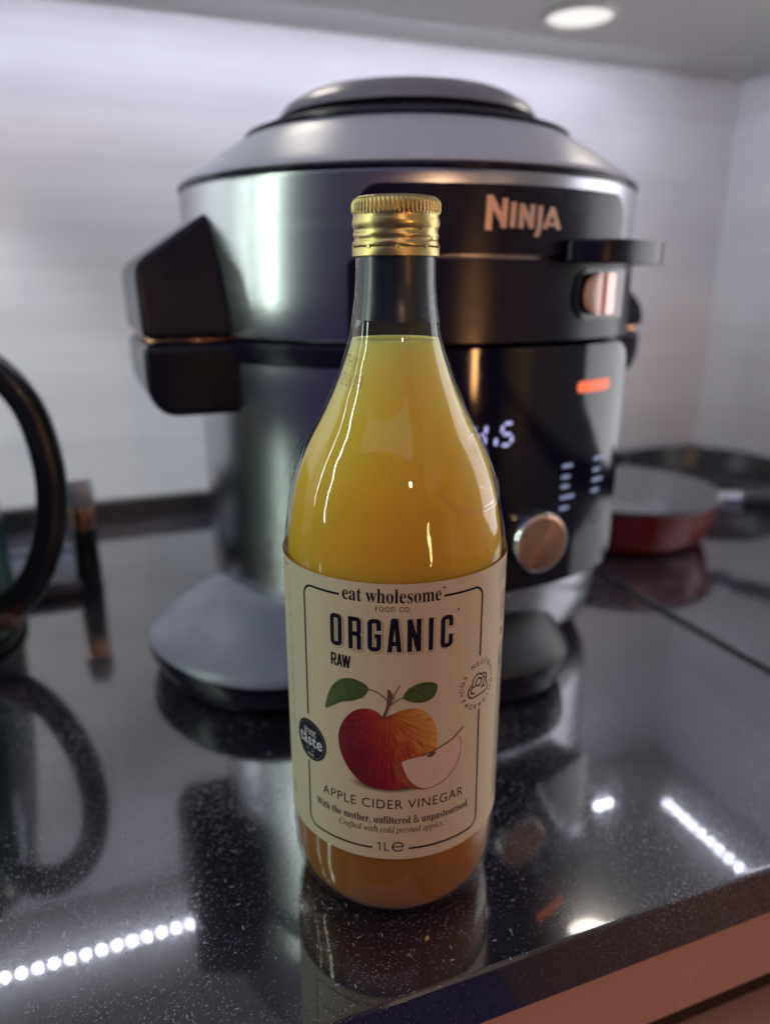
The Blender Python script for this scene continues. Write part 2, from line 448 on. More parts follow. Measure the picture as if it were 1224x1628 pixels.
def flat_bm(pieces, step=0.0):
    """pieces: list of 2-D polygons; each may be raised a hair above the one before (step)"""
    bm = bmesh.new()
    for i, poly in enumerate(pieces):
        vs = [bm.verts.new((p[0], p[1], i * step)) for p in poly]
        try:
            f = bm.faces.new(vs)
        except ValueError:
            continue
    big = [f for f in bm.faces if len(f.verts) > 4]
    if big: bmesh.ops.triangulate(bm, faces=big)
    return bm

def wrap(name, bm, m, parent, R, layer, rfun=None, cut=1.6, thick=0.0):
    """bend a flat 2-D mesh (mm) onto the drum; rfun(v) gives the radius at height v when it is not a cylinder"""
    xs = [v.co.x for v in bm.verts]
    if not xs: return None
    x = math.floor(min(xs) / cut) * cut + cut
    while x < max(xs):
        bmesh.ops.bisect_plane(bm, geom=bm.verts[:] + bm.edges[:] + bm.faces[:], plane_co=(x, 0, 0), plane_no=(1, 0, 0), dist=1e-5)
        x += cut
    uv = bm.loops.layers.uv.new('UVMap')
    for f in bm.faces:
        if f.normal.z < 0: f.normal_flip()
    for f in bm.faces:
        for l in f.loops: l[uv].uv = (l.vert.co.x / 100.0, l.vert.co.y / 100.0)
    for v in bm.verts:
        s, h, e = v.co
        r = (rfun(h) if rfun else R) + layer + e
        a = s / R
        v.co = (r * sin(a) / 1000, -r * cos(a) / 1000, h / 1000)
    me = bpy.data.meshes.new(name); bm.to_mesh(me); bm.free()
    return link(name, me, m, parent, True)

_fonts = {}
def font(fn):
    if fn not in _fonts:
        f = None
        if fn:
            try:
                f = bpy.data.fonts.load(os.path.join(bpy.utils.system_resource('DATAFILES'), 'fonts', fn))
            except Exception:
                f = None
        _fonts[fn] = f
    return _fonts[fn]
SERIF = 'NotoSansMath-Regular.woff2'
def style(s, up, lo, dig=None):
    if font(SERIF) is None: return s
    out = ''
    for ch in s:
        if 'A' <= ch <= 'Z': out += chr(up + ord(ch) - 65)
        elif 'a' <= ch <= 'z': out += chr(0x210e) if (lo == 0x1d44e and ch == 'h') else chr(lo + ord(ch) - 97)
        elif dig and ch.isdigit(): out += chr(dig + ord(ch) - 48)
        else: out += ch
    return out
bold = lambda s: style(s, 0x1d400, 0x1d41a, 0x1d7ce)
ital = lambda s: style(s, 0x1d434, 0x1d44e)

def text_bm(s, fn=None, fit=None, xh=None, spacing=1.0, offset=0.0, at=None, size=None, rot=0.0, align='LEFT'):
    """glyph outlines as a flat mesh; fit=(s0, s1) stretches the line to that width, xh=(v0, v1) puts v0 on the base line and scales capitals to v1"""
    cu = bpy.data.curves.new('t', 'FONT'); cu.body = s; cu.size = 1.0; cu.space_character = spacing; cu.offset = offset; cu.resolution_u = 4
    f = font(fn)
    if f: cu.font = f
    o = bpy.data.objects.new('t', cu); C.objects.link(o)
    dg = bpy.context.evaluated_depsgraph_get()
    me = bpy.data.meshes.new_from_object(o.evaluated_get(dg))
    bpy.data.objects.remove(o); bpy.data.curves.remove(cu)
    bm = bmesh.new(); bm.from_mesh(me); bpy.data.meshes.remove(me)
    bmesh.ops.remove_doubles(bm, verts=bm.verts[:], dist=1e-5)
    xs = [v.co.x for v in bm.verts]; ys = [v.co.y for v in bm.verts]
    x0, x1 = min(xs), max(xs); y1 = max(ys); y0 = min(ys)
    if fit:
        sx = (fit[1] - fit[0]) / (x1 - x0); sy = (xh[1] - xh[0]) / y1
        for v in bm.verts: v.co = (fit[0] + (v.co.x - x0) * sx, xh[0] + v.co.y * sy, 0)
    else:
        cx_ = (x0 + x1) / 2
        R2 = Matrix.Rotation(rot, 2)
        for v in bm.verts:
            p = R2 @ Vector(((v.co.x - cx_) * size, v.co.y * size)); v.co = (at[0] + p.x, at[1] + p.y, 0)
    return bm

def join_bm(bms):
    out = bmesh.new()
    for b in bms:
        me = bpy.data.meshes.new('j'); b.to_mesh(me); b.free(); out.from_mesh(me); bpy.data.meshes.remove(me)
    return out

# ------------------------------------------------------------------ the setting (u along the back wall, n away from the camera)
RZ = (0, 0, TH)
N0, NB, UR, UJ = 0.186, 0.830, 0.800, 0.394
CUP = 0.4766
ground = tag(bmobj('worktop', box_bm(-1.6, UJ - 0.0040, N0, NB, -0.027, 0.0, 0.0022, 3), M['granite'], smooth=True, rot=RZ), kind='structure')
tag(bmobj('worktop', box_bm(UJ + 0.0040, UR, -1.2, NB, -0.027, 0.0, 0.0016, 2), M['granite'], smooth=True, rot=RZ), kind='structure')
tag(bmobj('worktop_joint', box_bm(UJ - 0.0039, UJ + 0.0039, N0 + .004, NB, -0.020, -0.0022), M['trim'], smooth=False, rot=RZ), kind='structure')
tag(bmobj('back_wall', box_bm(-1.6, UR + 0.1, NB, NB + 0.1, -0.03, 0.62), M['wall'], smooth=False, rot=RZ), kind='structure')
tag(bmobj('side_wall', box_bm(UR, UR + 0.1, -1.2, NB - 0.0005, -0.03, 0.62), M['wall'], smooth=False, rot=RZ), kind='structure')
tag(bmobj('upstand', box_bm(-1.6, UR - 0.0165, NB - 0.016, NB - 0.0006, 0.0004, 0.022, 0.002), M['trim'], rot=RZ), kind='structure')
tag(bmobj('upstand', box_bm(UR - 0.016, UR - 0.0006, -1.2, NB - 0.0008, 0.0004, 0.022, 0.002), M['trim'], rot=RZ), kind='structure')

# wall cupboards with a light channel along their back edge
def cupboard(label, boxes):
    t = thing('wall_cupboard', label, 'cupboard', rz=TH, group='cupboards above the worktop')
    for nm, b in boxes: bmobj(nm, box_bm(*b, 0.0015), M['board'], t)
    return t
EDGE = 0.722
cupboard('pale grey cupboard over the cooker, its underside glowing along the back wall',
         [('base_board', (-0.32, 0.6998, 0.50, EDGE, CUP, CUP + 0.018)), ('light_channel', (-0.32, UR - 0.001, EDGE + 0.0004, NB - 0.001, CUP + 0.014, CUP + 0.030)),
          ('front_door', (-0.32, 0.46, 0.482, 0.499, CUP - 0.002, 1.0))])
cupboard('pale grey cupboard along the right hand wall beyond the corner',
         [('base_board', (0.478, 0.70, -1.2, 0.480, CUP, CUP + 0.018)), ('light_channel', (0.7004, UR - 0.001, -1.2, EDGE, CUP + 0.014, CUP + 0.030)),
          ('front_door', (0.460, 0.477, -1.2, 0.470, CUP - 0.002, 1.0))])

# LED tape in the channel: 60 lights to the metre
def led_strip(label, start, step, count, along):
    t = thing('led_strip', label, 'light strip', rz=TH, group='led tape under the cupboards')
    L = step * count
    if along == 'u': b = (start - 0.01, start + L, -0.005, 0.005)
    else: b = (-0.005, 0.005, start - L, start + 0.01)
    off = 0.737 if along == 'u' else 0.717
    z = CUP + 0.0115
    bm = box_bm(b[0], b[1], b[2], b[3], z, z + 0.0016)
    bmesh.ops.translate(bm, verts=bm.verts[:], vec=(0, off, 0) if along == 'u' else (off, 0, 0))
    bmobj('tape', bm, M['ledtape'], t, smooth=False)
    me = None
    for i in range(count):
        p = (start + step * i, off, z - 0.0009) if along == 'u' else (off, start - step * i, z - 0.0009)
        if me is None:
            o = bmobj('led', box_bm(-0.0021, 0.0021, -0.0021, 0.0021, -0.0007, 0.0007), M['led' if along == 'u' else 'led_side'], t, smooth=False); me = o.data
        else:
            o = bpy.data.objects.new('led', me); C.objects.link(o); o.parent = t
        o.location = p
led_strip('row of white lights under the cupboard along the back wall', -0.30, 0.0167, 57, 'u')
led_strip('row of white lights under the cupboard along the right hand wall', 0.705, 0.0167, 66, 'n')

def puck(label, x, y, m):
    t = thing('puck_lamp', label, 'lamp', loc=(x, y, CUP), group='round lamps under the cupboard')
    bmobj('ring', lathe_bm([(0.029, -0.0002), (0.030, -0.003), (0.034, -0.0035), (0.036, -0.0002)], 48), M['board'], t)
    bmobj('diffuser', lathe_bm([(0.0, -0.0025), (0.020, -0.0022), (0.0288, -0.0008)], 48), M[m], t)
puck('round white lamp set into the cupboard underside behind the cooker', 0.176, 0.770, 'puck')
puck('round lit lamp under the cupboard nearest the right hand side of the cooker', 0.240, 0.665, 'spot')
puck('unseen round lamp added under the cupboard to light the front of the cooker lid', -0.095, 0.605, 'spot')  # added out of view to brighten the lid dome

# base cabinet below the worktop edge
t = thing('base_cabinet', 'rose beige base cabinet below the front edge of the worktop', 'cabinet', rz=TH)
bmobj('top_rail', box_bm(-1.6, UJ, N0 + 0.004, N0 + 0.024, -0.0715, -0.0274, 0.001), M['rose'], t)
bmobj('grip_channel', box_bm(-1.6, UJ, N0 + 0.022, N0 + 0.040, -0.110, -0.0717), M['shadowgap'], t)
bmobj('drawer_front', box_bm(-1.6, UJ, N0 + 0.004, N0 + 0.024, -0.40, -0.1102, 0.001), M['rose'], t)

bmobj('return_cabinet', box_bm(UJ + 0.006, UR, -1.2, NB, -0.60, -0.0276, 0.001), M['rose'], t)  # unseen base cabinet under the return worktop, parented to this one

# ------------------------------------------------------------------ vinegar bottle
BX, BY = 0.0038, 0.275
bottle = thing('vinegar_bottle', 'clear glass bottle of cloudy amber cider vinegar with gold cap and cream label', 'bottle', (BX, BY, 0))
PROF = [(0.0, 0.0045), (0.012, 0.0040), (0.022, 0.0022), (0.0285, 0.0004), (0.031, 0.0002), (0.034, 0.0010), (0.038, 0.0035), (0.041, 0.0078), (0.0426, 0.0135), (0.0432, 0.0200), (0.0434, 0.0280),
        (0.0435, 0.060), (0.0435, 0.100), (0.0435, 0.138), (0.0434, 0.1440), (0.0431, 0.1500), (0.0425, 0.1555), (0.0416, 0.1613), (0.0400, 0.1700), (0.0387, 0.1755), (0.0369, 0.1810), (0.0347, 0.1865), (0.0318, 0.1925), (0.0280, 0.1993),
        (0.0247, 0.2062), (0.0218, 0.2130), (0.0193, 0.2198), (0.0174, 0.2255), (0.0163, 0.2300), (0.0156, 0.2350), (0.0148, 0.2400), (0.0143, 0.2460), (0.0141, 0.2520), (0.0140, 0.2570)]
def dens(prof, k=3):
    return smooth_path(prof, False, k)
def prof_r(z):
    for (r0, z0), (r1, z1) in zip(PROF[4:], PROF[5:]):
        if z0 <= z <= z1: return r0 + (r1 - r0) * (z - z0) / (z1 - z0)
    return PROF[-1][0]
bmobj('glass', lathe_bm(dens(PROF), 128), M['glass'], bottle)
# the liquid fills the bottle to the neck
LV = 0.2270
lp = [(0.0, 0.0060), (0.016, 0.0045), (0.024, 0.0030), (0.030, 0.0019)]
for r, z in PROF[5:]:
    if 0.0006 < z < LV - 0.002: lp.append((r - (0.0012 if z < 0.15 else 0.0015), z + (0.0010 if z < 0.01 else 0.0)))
lp += [(prof_r(LV) - 0.0014, LV), (prof_r(LV) - 0.0022, LV - 0.0006), (0.008, LV - 0.0008), (0.0, LV - 0.0008)]
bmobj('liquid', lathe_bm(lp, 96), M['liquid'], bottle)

# cap: knurled band, bead, thread ridges, tamper ring
cp = [(0.0, 0.2742), (0.0118, 0.2742), (0.0136, 0.2740), (0.0146, 0.2734), (0.0151, 0.2726), (0.0152, 0.2716), (0.0152, 0.2697), (0.0152, 0.2690), (0.0149, 0.2684),
      (0.01475, 0.2677), (0.0151, 0.2668), (0.0152, 0.2657), (0.0151, 0.2645), (0.0147, 0.2638), (0.0145, 0.2631), (0.0148, 0.2624), (0.0150, 0.2617), (0.0148, 0.2610), (0.0145, 0.2604), (0.0147, 0.2598), (0.01505, 0.2592), (0.0151, 0.2586), (0.0149, 0.2581)]
def knurl(i, a, r):
    if 4 <= i <= 7:
        return r + 0.00030 * (1 if 5 <= i <= 6 else 0.5) * max(-1, min(1, 2.0 * sin(a * 62)))
    if 9 <= i: return r + 0.00010 * sin(5 * a + i * 1.1) * (i > 13) + 0.00007 * sin(11 * a + 2.1 * i)
    return r
cap = bmobj('cap', lathe_bm(cp, 496, knurl), M['gold'], bottle, sharp=60)
def tamper(i, a, r): return r + 0.00008 * sin(4 * a + i)
ring = bmobj('tamper_ring', lathe_bm([(0.0146, 0.2576), (0.0151, 0.2576), (0.0152, 0.2571), (0.0153, 0.2562), (0.0154, 0.2554), (0.0154, 0.2549), (0.0150, 0.2547)], 160, tamper), M['gold'], cap)
for k in range(9):
    a = radians(-78 + 40 * k)
    bmobj('bridge', box_bm(-0.0007, 0.0007, -0.0004, 0.0004, -0.0006, 0.0006, 0.00015, 1), M['gold'], cap, loc=(0.0150 * sin(a), -0.0150 * cos(a), 0.2578), rot=(0, 0, a))

# neck label, with the join of the paper and a raised ring of glass under it
nl = [((prof_r(z) + 0.00015), z) for z in [0.2333 + (0.2556 - 0.2333) * i / 14 for i in range(15)]]
def neck_label():
    bm = bmesh.new(); rows = []
    for r, z in nl:
        rows.append([bm.verts.new((r * sin(a), -r * cos(a), z - 0.0006 * (a / 1.2))) for a in [radians(-62 + 235 * i / 60) for i in range(61)]])
    for A, B in zip(rows, rows[1:]):
        for i in range(60): bm.faces.new((A[i], A[i + 1], B[i + 1], B[i]))
    return bm
bmobj('neck_label', neck_label(), M['neck'], bottle)

# embossed marks in the glass, following the wall of the bottle
def on_glass(pts, lift=0.0):
    out = []
    for s, v in pts:                    # s in degrees, v in mm
        r = prof_r(v / 1000) + lift; a = radians(s); out.append((r * sin(a), -r * cos(a), v / 1000))
    return out
def emboss(paths, r=0.00045):
    bm = bmesh.new()
    for p, cl in paths: tube_bm(on_glass(p), r, 6, cl, bm)
    return bm
ring_p = [(-36 + 12 * cos(t * pi / 12), 238.2 + 2.6 * sin(t * pi / 12)) for t in range(24)]
bmobj('embossed_ring', emboss([(ring_p, True), ([(-36 + 15 * cos(t), 238.2 + 3.4 * sin(t)) for t in [0.9 + 0.16 * i for i in range(14)]], False)], 0.00030), M['glass'], bottle)
em = [(smooth_path([(24, 177.5), (30, 173.5), (38, 171.5), (50, 170.5), (62, 170.8), (74, 173.0), (82, 176)]), False), (smooth_path([(23, 178), (29, 172.4), (38, 170.0), (50, 169.0), (63, 169.3), (76, 171.6), (84, 175)]), False),
      (smooth_path([(50, 178), (45, 183), (46, 188.5), (52, 190), (56, 188)]), False), (smooth_path([(50, 178), (56, 176)]), False),
      ([(57, 191), (60, 184), (63, 176.5)], False), ([(60, 192), (63.5, 184), (66, 177)], False), ([(72, 190), (76, 183), (78, 177)], False), (smooth_path([(52, 193), (60, 194.2), (70, 194), (78, 192.5)]), False), ([(70, 190), (74, 183), (75.5, 178)], False)]
bmobj('embossed_mark', emboss(em, 0.00040), M['glass'], bottle)
# dotted date code sprayed on the shoulder
def dot_code():
    bm = bmesh.new(); rnd = random.Random(3)
    F = {'2': '01110 10001 00001 00110 01000 10000 11111', '0': '01110 10001 10001 10001 10001 10001 01110', '6': '00110 01000 10000 11110 10001 10001 01110', '1': '00100 01100 00100 00100 00100 00100 01110',
         '/': '00001 00001 00010 00100 01000 10000 10000', 'T': '11111 00100 00100 00100 00100 00100 00100', 'H': '10001 10001 10001 11111 10001 10001 10001', '8': '01110 10001 10001 01110 10001 10001 01110', ' ': '0 0 0 0 0 0 0', 'E': '11111 10000 10000 11110 10000 10000 11111'}
    for line, a0, v0 in (('ET TH1', -88, 222.2), ('10/2028', -85, 216.0)):
        a = a0
        for ch in line:
            for j, row in enumerate(F[ch].split()):
                for i, b in enumerate(row):
                    if b == '1' and rnd.random() > 0.12:
                        v = v0 - j * 0.58 - 0.02 * (a - a0); p = on_glass([(a + i * 1.25, v)], 0.00012)[0]
                        q = on_glass([(a + i * 1.25, v - 0.5)], 0.00012)[0]
                        ax = (Vector(q) - Vector(p)).normalized(); tx = Vector((cos(radians(a)), sin(radians(a)), 0)); c = Vector(p)
                        vs = [bm.verts.new(c + tx * 0.00021 * cos(k * pi / 3) + ax * 0.00021 * sin(k * pi / 3)) for k in range(6)]
                        bm.faces.new(vs)
            a += 8.0
    return bm
o = bmobj('date_code', dot_code(), M['inkjet'], bottle); o['kind'] = 'stuff'

# front label
LR = 43.75
def label_sheet():
    bm = bmesh.new(); rows = []
    for v in (35.2, 60, 100, 140, 148.85):
        rows.append([bm.verts.new((LR * sin(s / LR) / 1000, -LR * cos(s / LR) / 1000, v / 1000)) for s in [-112 + 224 * i / 120 for i in range(121)]])
    for A, B in zip(rows, rows[1:]):
        for i in range(120): bm.faces.new((A[i], A[i + 1], B[i + 1], B[i]))
    return bm
label = bmobj('front_label', label_sheet(), M['paper'], bottle)
def pr(name, bm, m, layer=0.06): return wrap(name, bm, m, label, LR, layer)
def strokes(name, paths, w, m, layer=0.06, step=0.004, ext=0.0, dx=0, dy=0, parent=None):
    pcs = []; bms = []
    for i, (p, cl) in enumerate(paths):
        b = flat_bm(strip([(x + dx, y + dy) for x, y in p], w, cl, ext))
        bmesh.ops.remove_doubles(b, verts=b.verts[:], dist=1e-4)
        for v in b.verts: v.co.z = i * step
        bms.append(b)
    return pr(name, join_bm(bms), m, layer)

# border line, broken for the maker's name, the seals and the volume
FW = 0.85
strokes('border_line', [
    ([(-37.3, 89.6)] + [(-37.3, 110), (-37.2, 139.0)] + [(-37.2 + 4.2 - 4.2 * cos(radians(a)), 139.0 + 4.3 * sin(radians(a))) for a in range(10, 91, 10)] + [(-20.5, 143.3)], False),
    ([(17.0, 143.3), (30.3, 143.3)] + [(30.3 + 4.2 * sin(radians(a)), 139.1 + 4.2 * cos(radians(a))) for a in range(10, 91, 10)] + [(34.6, 115.2)], False),
    ([(-37.8, 69.0), (-38.0, 44.6)] + [(-38.0 + 4.3 - 4.3 * cos(radians(a)), 44.6 - 4.4 * sin(radians(a))) for a in range(10, 91, 10)] + [(-8.6, 40.1)], False),
    ([(5.3, 40.1), (31.8, 40.1)] + [(31.8 + 4.3 * sin(radians(a)), 44.4 - 4.3 * cos(radians(a))) for a in range(10, 91, 10)] + [(35.2, 92.6)], False)], FW, M['ink'])
pr('maker_name', text_bm(bold('eat wholesome'), SERIF, (-19.2, 15.9), (141.9, 147.0)), M['ink'])
pr('maker_line', text_bm('FOOD CO.', None, (-7.1, 5.2), (138.6, 140.5), spacing=1.25, offset=0.004), M['ink'])
pr('trade_dot', flat_bm([arc(17.0, 146.4, 0.38, 0, 360, 10)[:-1], arc(23.0, 137.0, 0.42, 0, 360, 10)[:-1]]), M['ink'])

# ORGANIC: tall rounded letters with an outlined drop shadow
T0, T1 = 123.4, 135.8
W = 1.66; h = W / 2
def letters():
    y0, y1 = T0 + h, T1 - h; L = []
    def bx(a, b): return a + h, b - h
    a, b = bx(-24.3, -19.5); L.append((rrect(a, b, y0, y1, 1.1), True))
    a, b = bx(-17.0, -12.2); ym = T0 + 6.0
    L += [([(a, T0), (a, T1)], False), ([(a, y1), (b - 1.0, y1)] + arc(b - 1.0, y1 - 1.0, 1.0, 90, 0, 5) + [(b, ym + 1.0)] + arc(b - 1.0, ym + 1.0, 1.0, 0, -90, 5) + [(a, ym)], False),
          ([(b - 1.4, ym - 0.1)] + arc(b - 1.0, ym - 1.1, 1.0, 80, 0, 5) + [(b, T0)], False)]
    a, b = bx(-9.9, -5.1)
    L.append(([(b, T0 + 8.0), (b, y1 - 1.1)] + arc(b - 1.1, y1 - 1.1, 1.1, 0, 90, 5) + arc(a + 1.1, y1 - 1.1, 1.1, 90, 180, 5) + arc(a + 1.1, y0 + 1.1, 1.1, 180, 270, 5) + arc(b - 1.1, y0 + 1.1, 1.1, 270, 360, 5) + [(b, T0 + 5.9)], False))
    L.append(([(b + h * 0.98, T0 + 5.9), (b - 1.35, T0 + 5.9)], False))
    L += [([(-2.2, T0), (-0.95, T1)], False), ([(1.2, T0), (-0.05, T1)], False), ([(-1.7, T0 + 3.2), (0.7, T0 + 3.2)], False), ([(-1.35, T1 - 0.35), (0.35, T1 - 0.35)], False)]
    L += [([(4.8, T0), (4.8, T1)], False), ([(8.0, T0), (8.0, T1)], False), ([(4.75, T1 - 0.2), (8.05, T0 + 0.2)], False)]
    L.append(([(12.35, T0), (12.35, T1)], False))
    a, b = bx(16.0, 20.8)
    L.append(([(b, T0 + 8.2), (b, y1 - 1.1)] + arc(b - 1.1, y1 - 1.1, 1.1, 0, 90, 5) + arc(a + 1.1, y1 - 1.1, 1.1, 90, 180, 5) + arc(a + 1.1, y0 + 1.1, 1.1, 180, 270, 5) + arc(b - 1.1, y0 + 1.1, 1.1, 270, 360, 5) + [(b, T0 + 4.9)], False))
    return L
LT = letters()
strokes('title_outline', LT, W + 0.62, M['ink'], 0.05, 0.002, 0.31, 0.42, -0.40)
strokes('title_gap', LT, W + 0.32, M['cream'], 0.10, 0.002, 0.16, 0.42, -0.40)
strokes('title', LT, W, M['ink'], 0.15, 0.003)
# RAW
r0, r1, rw = 115.3, 120.2, 0.72
strokes('subtitle', [([(-24.0, r0), (-24.0, r1)], False), ([(-24.0, r1 - rw / 2), (-22.95, r1 - rw / 2)] + arc(-22.95, r1 - rw / 2 - 0.55, 0.55, 90, 0, 5) + [(-22.4, r0 + 2.9)] + arc(-22.95, r0 + 2.9, 0.55, 0, -90, 5) + [(-24.0, r0 + 2.35)], False), ([(-23.2, r0 + 2.35), (-22.35, r0)], False),
                     ([(-21.6, r0), (-20.75, r1)], False), ([(-19.9, r0), (-20.75, r1)], False), ([(-21.3, r0 + 1.3), (-20.2, r0 + 1.3)], False),
                     ([(-19.4, r1), (-18.75, r0)], False), ([(-18.1, r1), (-18.75, r0)], False), ([(-18.1, r1), (-17.4, r0)], False), ([(-16.6, r1), (-17.4, r0)], False)], rw, M['ink'])

# apple picture
ap = smooth_path([(-4.3, 97.6), (-6.8, 99.5), (-10.3, 100.4), (-15.2, 98.6), (-19.4, 93.8), (-21.7, 87.8), (-21.6, 82.4), (-20.1, 77.4), (-17.4, 73.0), (-13.7, 69.3), (-9.5, 67.3), (-4.3, 66.9), (1.8, 67.2), (9.5, 69.8), (13.9, 77.0), (15.4, 84.0), (15.4, 89.4), (14.2, 94.4), (11.4, 98.5), (7.5, 100.7), (3.1, 100.6), (-0.9, 98.9)], True)
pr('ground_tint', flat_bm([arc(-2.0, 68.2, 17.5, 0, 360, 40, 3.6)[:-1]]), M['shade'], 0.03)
pr('apple_picture', flat_bm([ap]), M['apple'], 0.08)
strokes('apple_dimple', [(smooth_path([(-8.2, 98.6), (-6.4, 98.2), (-4.6, 96.6), (-3.2, 96.6), (-1.4, 98.0)]), False)], 0.35, M['twig'], 0.12)
pr('slice_skin', flat_bm([smooth_path([(2.9, 79.0), (1.2, 78.6), (-0.2, 76.2), (0.2, 73.0), (2.4, 69.8), (6.0, 67.2), (10.0, 66.0), (12.6, 66.2), (9.5, 67.2), (5.5, 70.6), (3.4, 74.8)], True)]), M['skin'], 0.13)
pr('slice_flesh', flat_bm([smooth_path([(2.9, 79.0), (9.3, 80.6), (15.7, 82.8), (21.2, 84.4), (24.6, 85.6), (25.8, 81.2), (24.9, 75.4), (22.2, 71.2), (17.8, 68.0), (12.2, 66.3), (7.4, 68.3), (4.4, 72.3), (2.9, 76.3)], True)]), M['flesh'], 0.16)
strokes('slice_edge', [(smooth_path([(25.0, 85.4), (26.0, 81.0), (25.1, 75.2), (22.4, 70.9), (17.9, 67.7), (12.2, 66.0)]), False)], 0.28, M['skin'], 0.19)
strokes('slice_stem', [(smooth_path([(9.5, 80.7), (13.3, 81.7), (18.2, 83.5), (21.7, 84.8), (24.5, 86.8), (26.9, 88.6)]), False)], 0.5, M['twig'], 0.20)
pr('slice_pip', flat_bm([smooth_path([(11.6, 80.0), (13.0, 81.4), (15.2, 81.6), (14.0, 79.9)], True)]), M['twig'], 0.22)
strokes('twig', [(smooth_path([(-10.2, 108.5), (-5.9, 106.9), (-2.9, 104.2)]), False), (smooth_path([(3.2, 105.6), (0.6, 104.4), (-1.9, 102.3)]), False), (smooth_path([(-0.8, 104.5), (-0.4, 106.8), (0.7, 108.8), (1.5, 110.2)]), False)], 0.42, M['twig'], 0.10)
pr('stem', flat_bm([[(-4.9, 96.9), (-3.9, 96.7), (-2.6, 100.5), (-1.4, 103.4), (-1.0, 105.8), (-1.4, 107.4), (-2.0, 108.4), (-3.0, 108.9), (-2.9, 107.2), (-3.0, 104.6), (-3.4, 101.0), (-4.3, 98.6)]]), M['twig'], 0.14)
pr('leaf', flat_bm([smooth_path([(-27.4, 96.4), (-26.4, 101.6), (-24.1, 106.6), (-20.5, 110.2), (-16.4, 111.5), (-12.5, 110.8), (-9.8, 108.6), (-11.4, 105.2), (-15.7, 102.6), (-19.8, 101.2), (-24.3, 98.3)], True)]), M['leaf'], 0.10)
pr('leaf', flat_bm([smooth_path([(2.7, 105.5), (4.5, 108.8), (8.2, 110.6), (11.9, 110.8), (15.0, 109.4), (14.6, 105.7), (12.1, 103.4), (8.3, 102.9), (4.5, 103.9)], True)]), M['leaf'], 0.10)
strokes('leaf_vein', [(smooth_path([(-26.6, 97.6), (-21.5, 103.6), (-16, 107.4), (-10.2, 108.5)]), False), ([(-22.5, 102.6), (-23.4, 106.2)], False), ([(-19.6, 105.2), (-19.6, 109.0)], False), ([(-16.4, 107.1), (-15.4, 110.2)], False), ([(-20.4, 104.5), (-17.4, 102.7)], False), ([(-16.9, 106.8), (-13.4, 104.8)], False),
                      (smooth_path([(3.0, 105.6), (8.2, 106.6), (14.4, 108.6)]), False), ([(6.4, 106.3), (8.0, 109.0)], False), ([(9.8, 107.0), (11.6, 109.6)], False), ([(7.4, 106.4), (9.4, 104.0)], False), ([(10.8, 107.3), (12.8, 105.2)], False)], 0.20, M['vein'], 0.13)

pr('product_name', text_bm('APPLE CIDER VINEGAR', None, (-29.8, 27.8), (58.2, 62.2), spacing=1.12, offset=-0.002), M['ink'])
pr('description', text_bm(bold('With the mother, unfiltered & unpasteurised.'), SERIF, (-33.6, 31.0), (51.6, 55.0)), M['ink'])
pr('slogan', text_bm(ital('Crafted with cold pressed apples.'), SERIF, (-22.3, 19.3), (47.5, 50.5)), M['ink'])
pr('volume', text_bm('1L', 'Noto Sans CJK Regular.woff2' if False else SERIF, (-6.9, -2.2), (39.1, 43.0)), M['ink'])
strokes('volume', [(arc(1.1, 41.0, 2.1, 25, 330, 26, 1.95), False), ([(-0.9, 41.05), (3.0, 41.05)], False), ([(3.0, 41.05), (3.0, 41.8)], False)], 0.55, M['ink'])

# round seal on the right: words set round a cloud
cx_, cy_ = 34.4, 103.4
bms = []
def ring_word(word, a_mid, r, inside, step):
    n = len(word)
    for i, ch in enumerate(word):
        if ch == ' ': continue
        a = a_mid + (i - (n - 1) / 2) * (step if inside else -step)
        an = radians(a)
        sz = 2.7 if ch != '\u2082' else 2.0
        rot = an - pi / 2 if not inside else an + pi / 2
        rr = r if not inside else r + 1.9
        bms.append(text_bm(ch, None, at=(cx_ + rr * cos(an), cy_ + rr * sin(an)), size=sz, rot=rot, offset=0.006))
ring_word('CO2 NEUTRAL', 96, 8.0, False, 16.5)
ring_word('PACKAGING', 278, 8.0, True, 17.0)
pr('carbon_seal', join_bm(bms + [flat_bm([arc(cx_ - 8.9, cy_ - 1.6, 0.42, 0, 360, 8)[:-1], arc(cx_ + 8.9, cy_ + 0.4, 0.42, 0, 360, 8)[:-1]])]), M['ink'])
cl = arc(cx_ - 2.9, cy_ - 1.9, 2.7, 270, 105, 10) + arc(cx_ - 0.4, cy_ + 1.6, 2.9, 168, 35, 9) + arc(cx_ + 3.0, cy_ + 1.5, 2.0, 100, -10, 7) + arc(cx_ + 3.9, cy_ - 2.6, 1.9, 60, -90, 8)
strokes('carbon_seal', [(cl, True), (arc(cx_ - 2.7, cy_ - 1.5, 1.45, 60, 300, 14), False), (arc(cx_ + 0.0, cy_ + 1.0, 1.6, 0, 360, 20)[:-1], True),
                        (arc(cx_ + 2.9, cy_ + 1.2, 0.95, 160, -30, 8) + [(cx_ + 2.0, cy_ - 2.0), (cx_ + 4.4, cy_ - 2.0)], False)], 0.62, M['ink'])
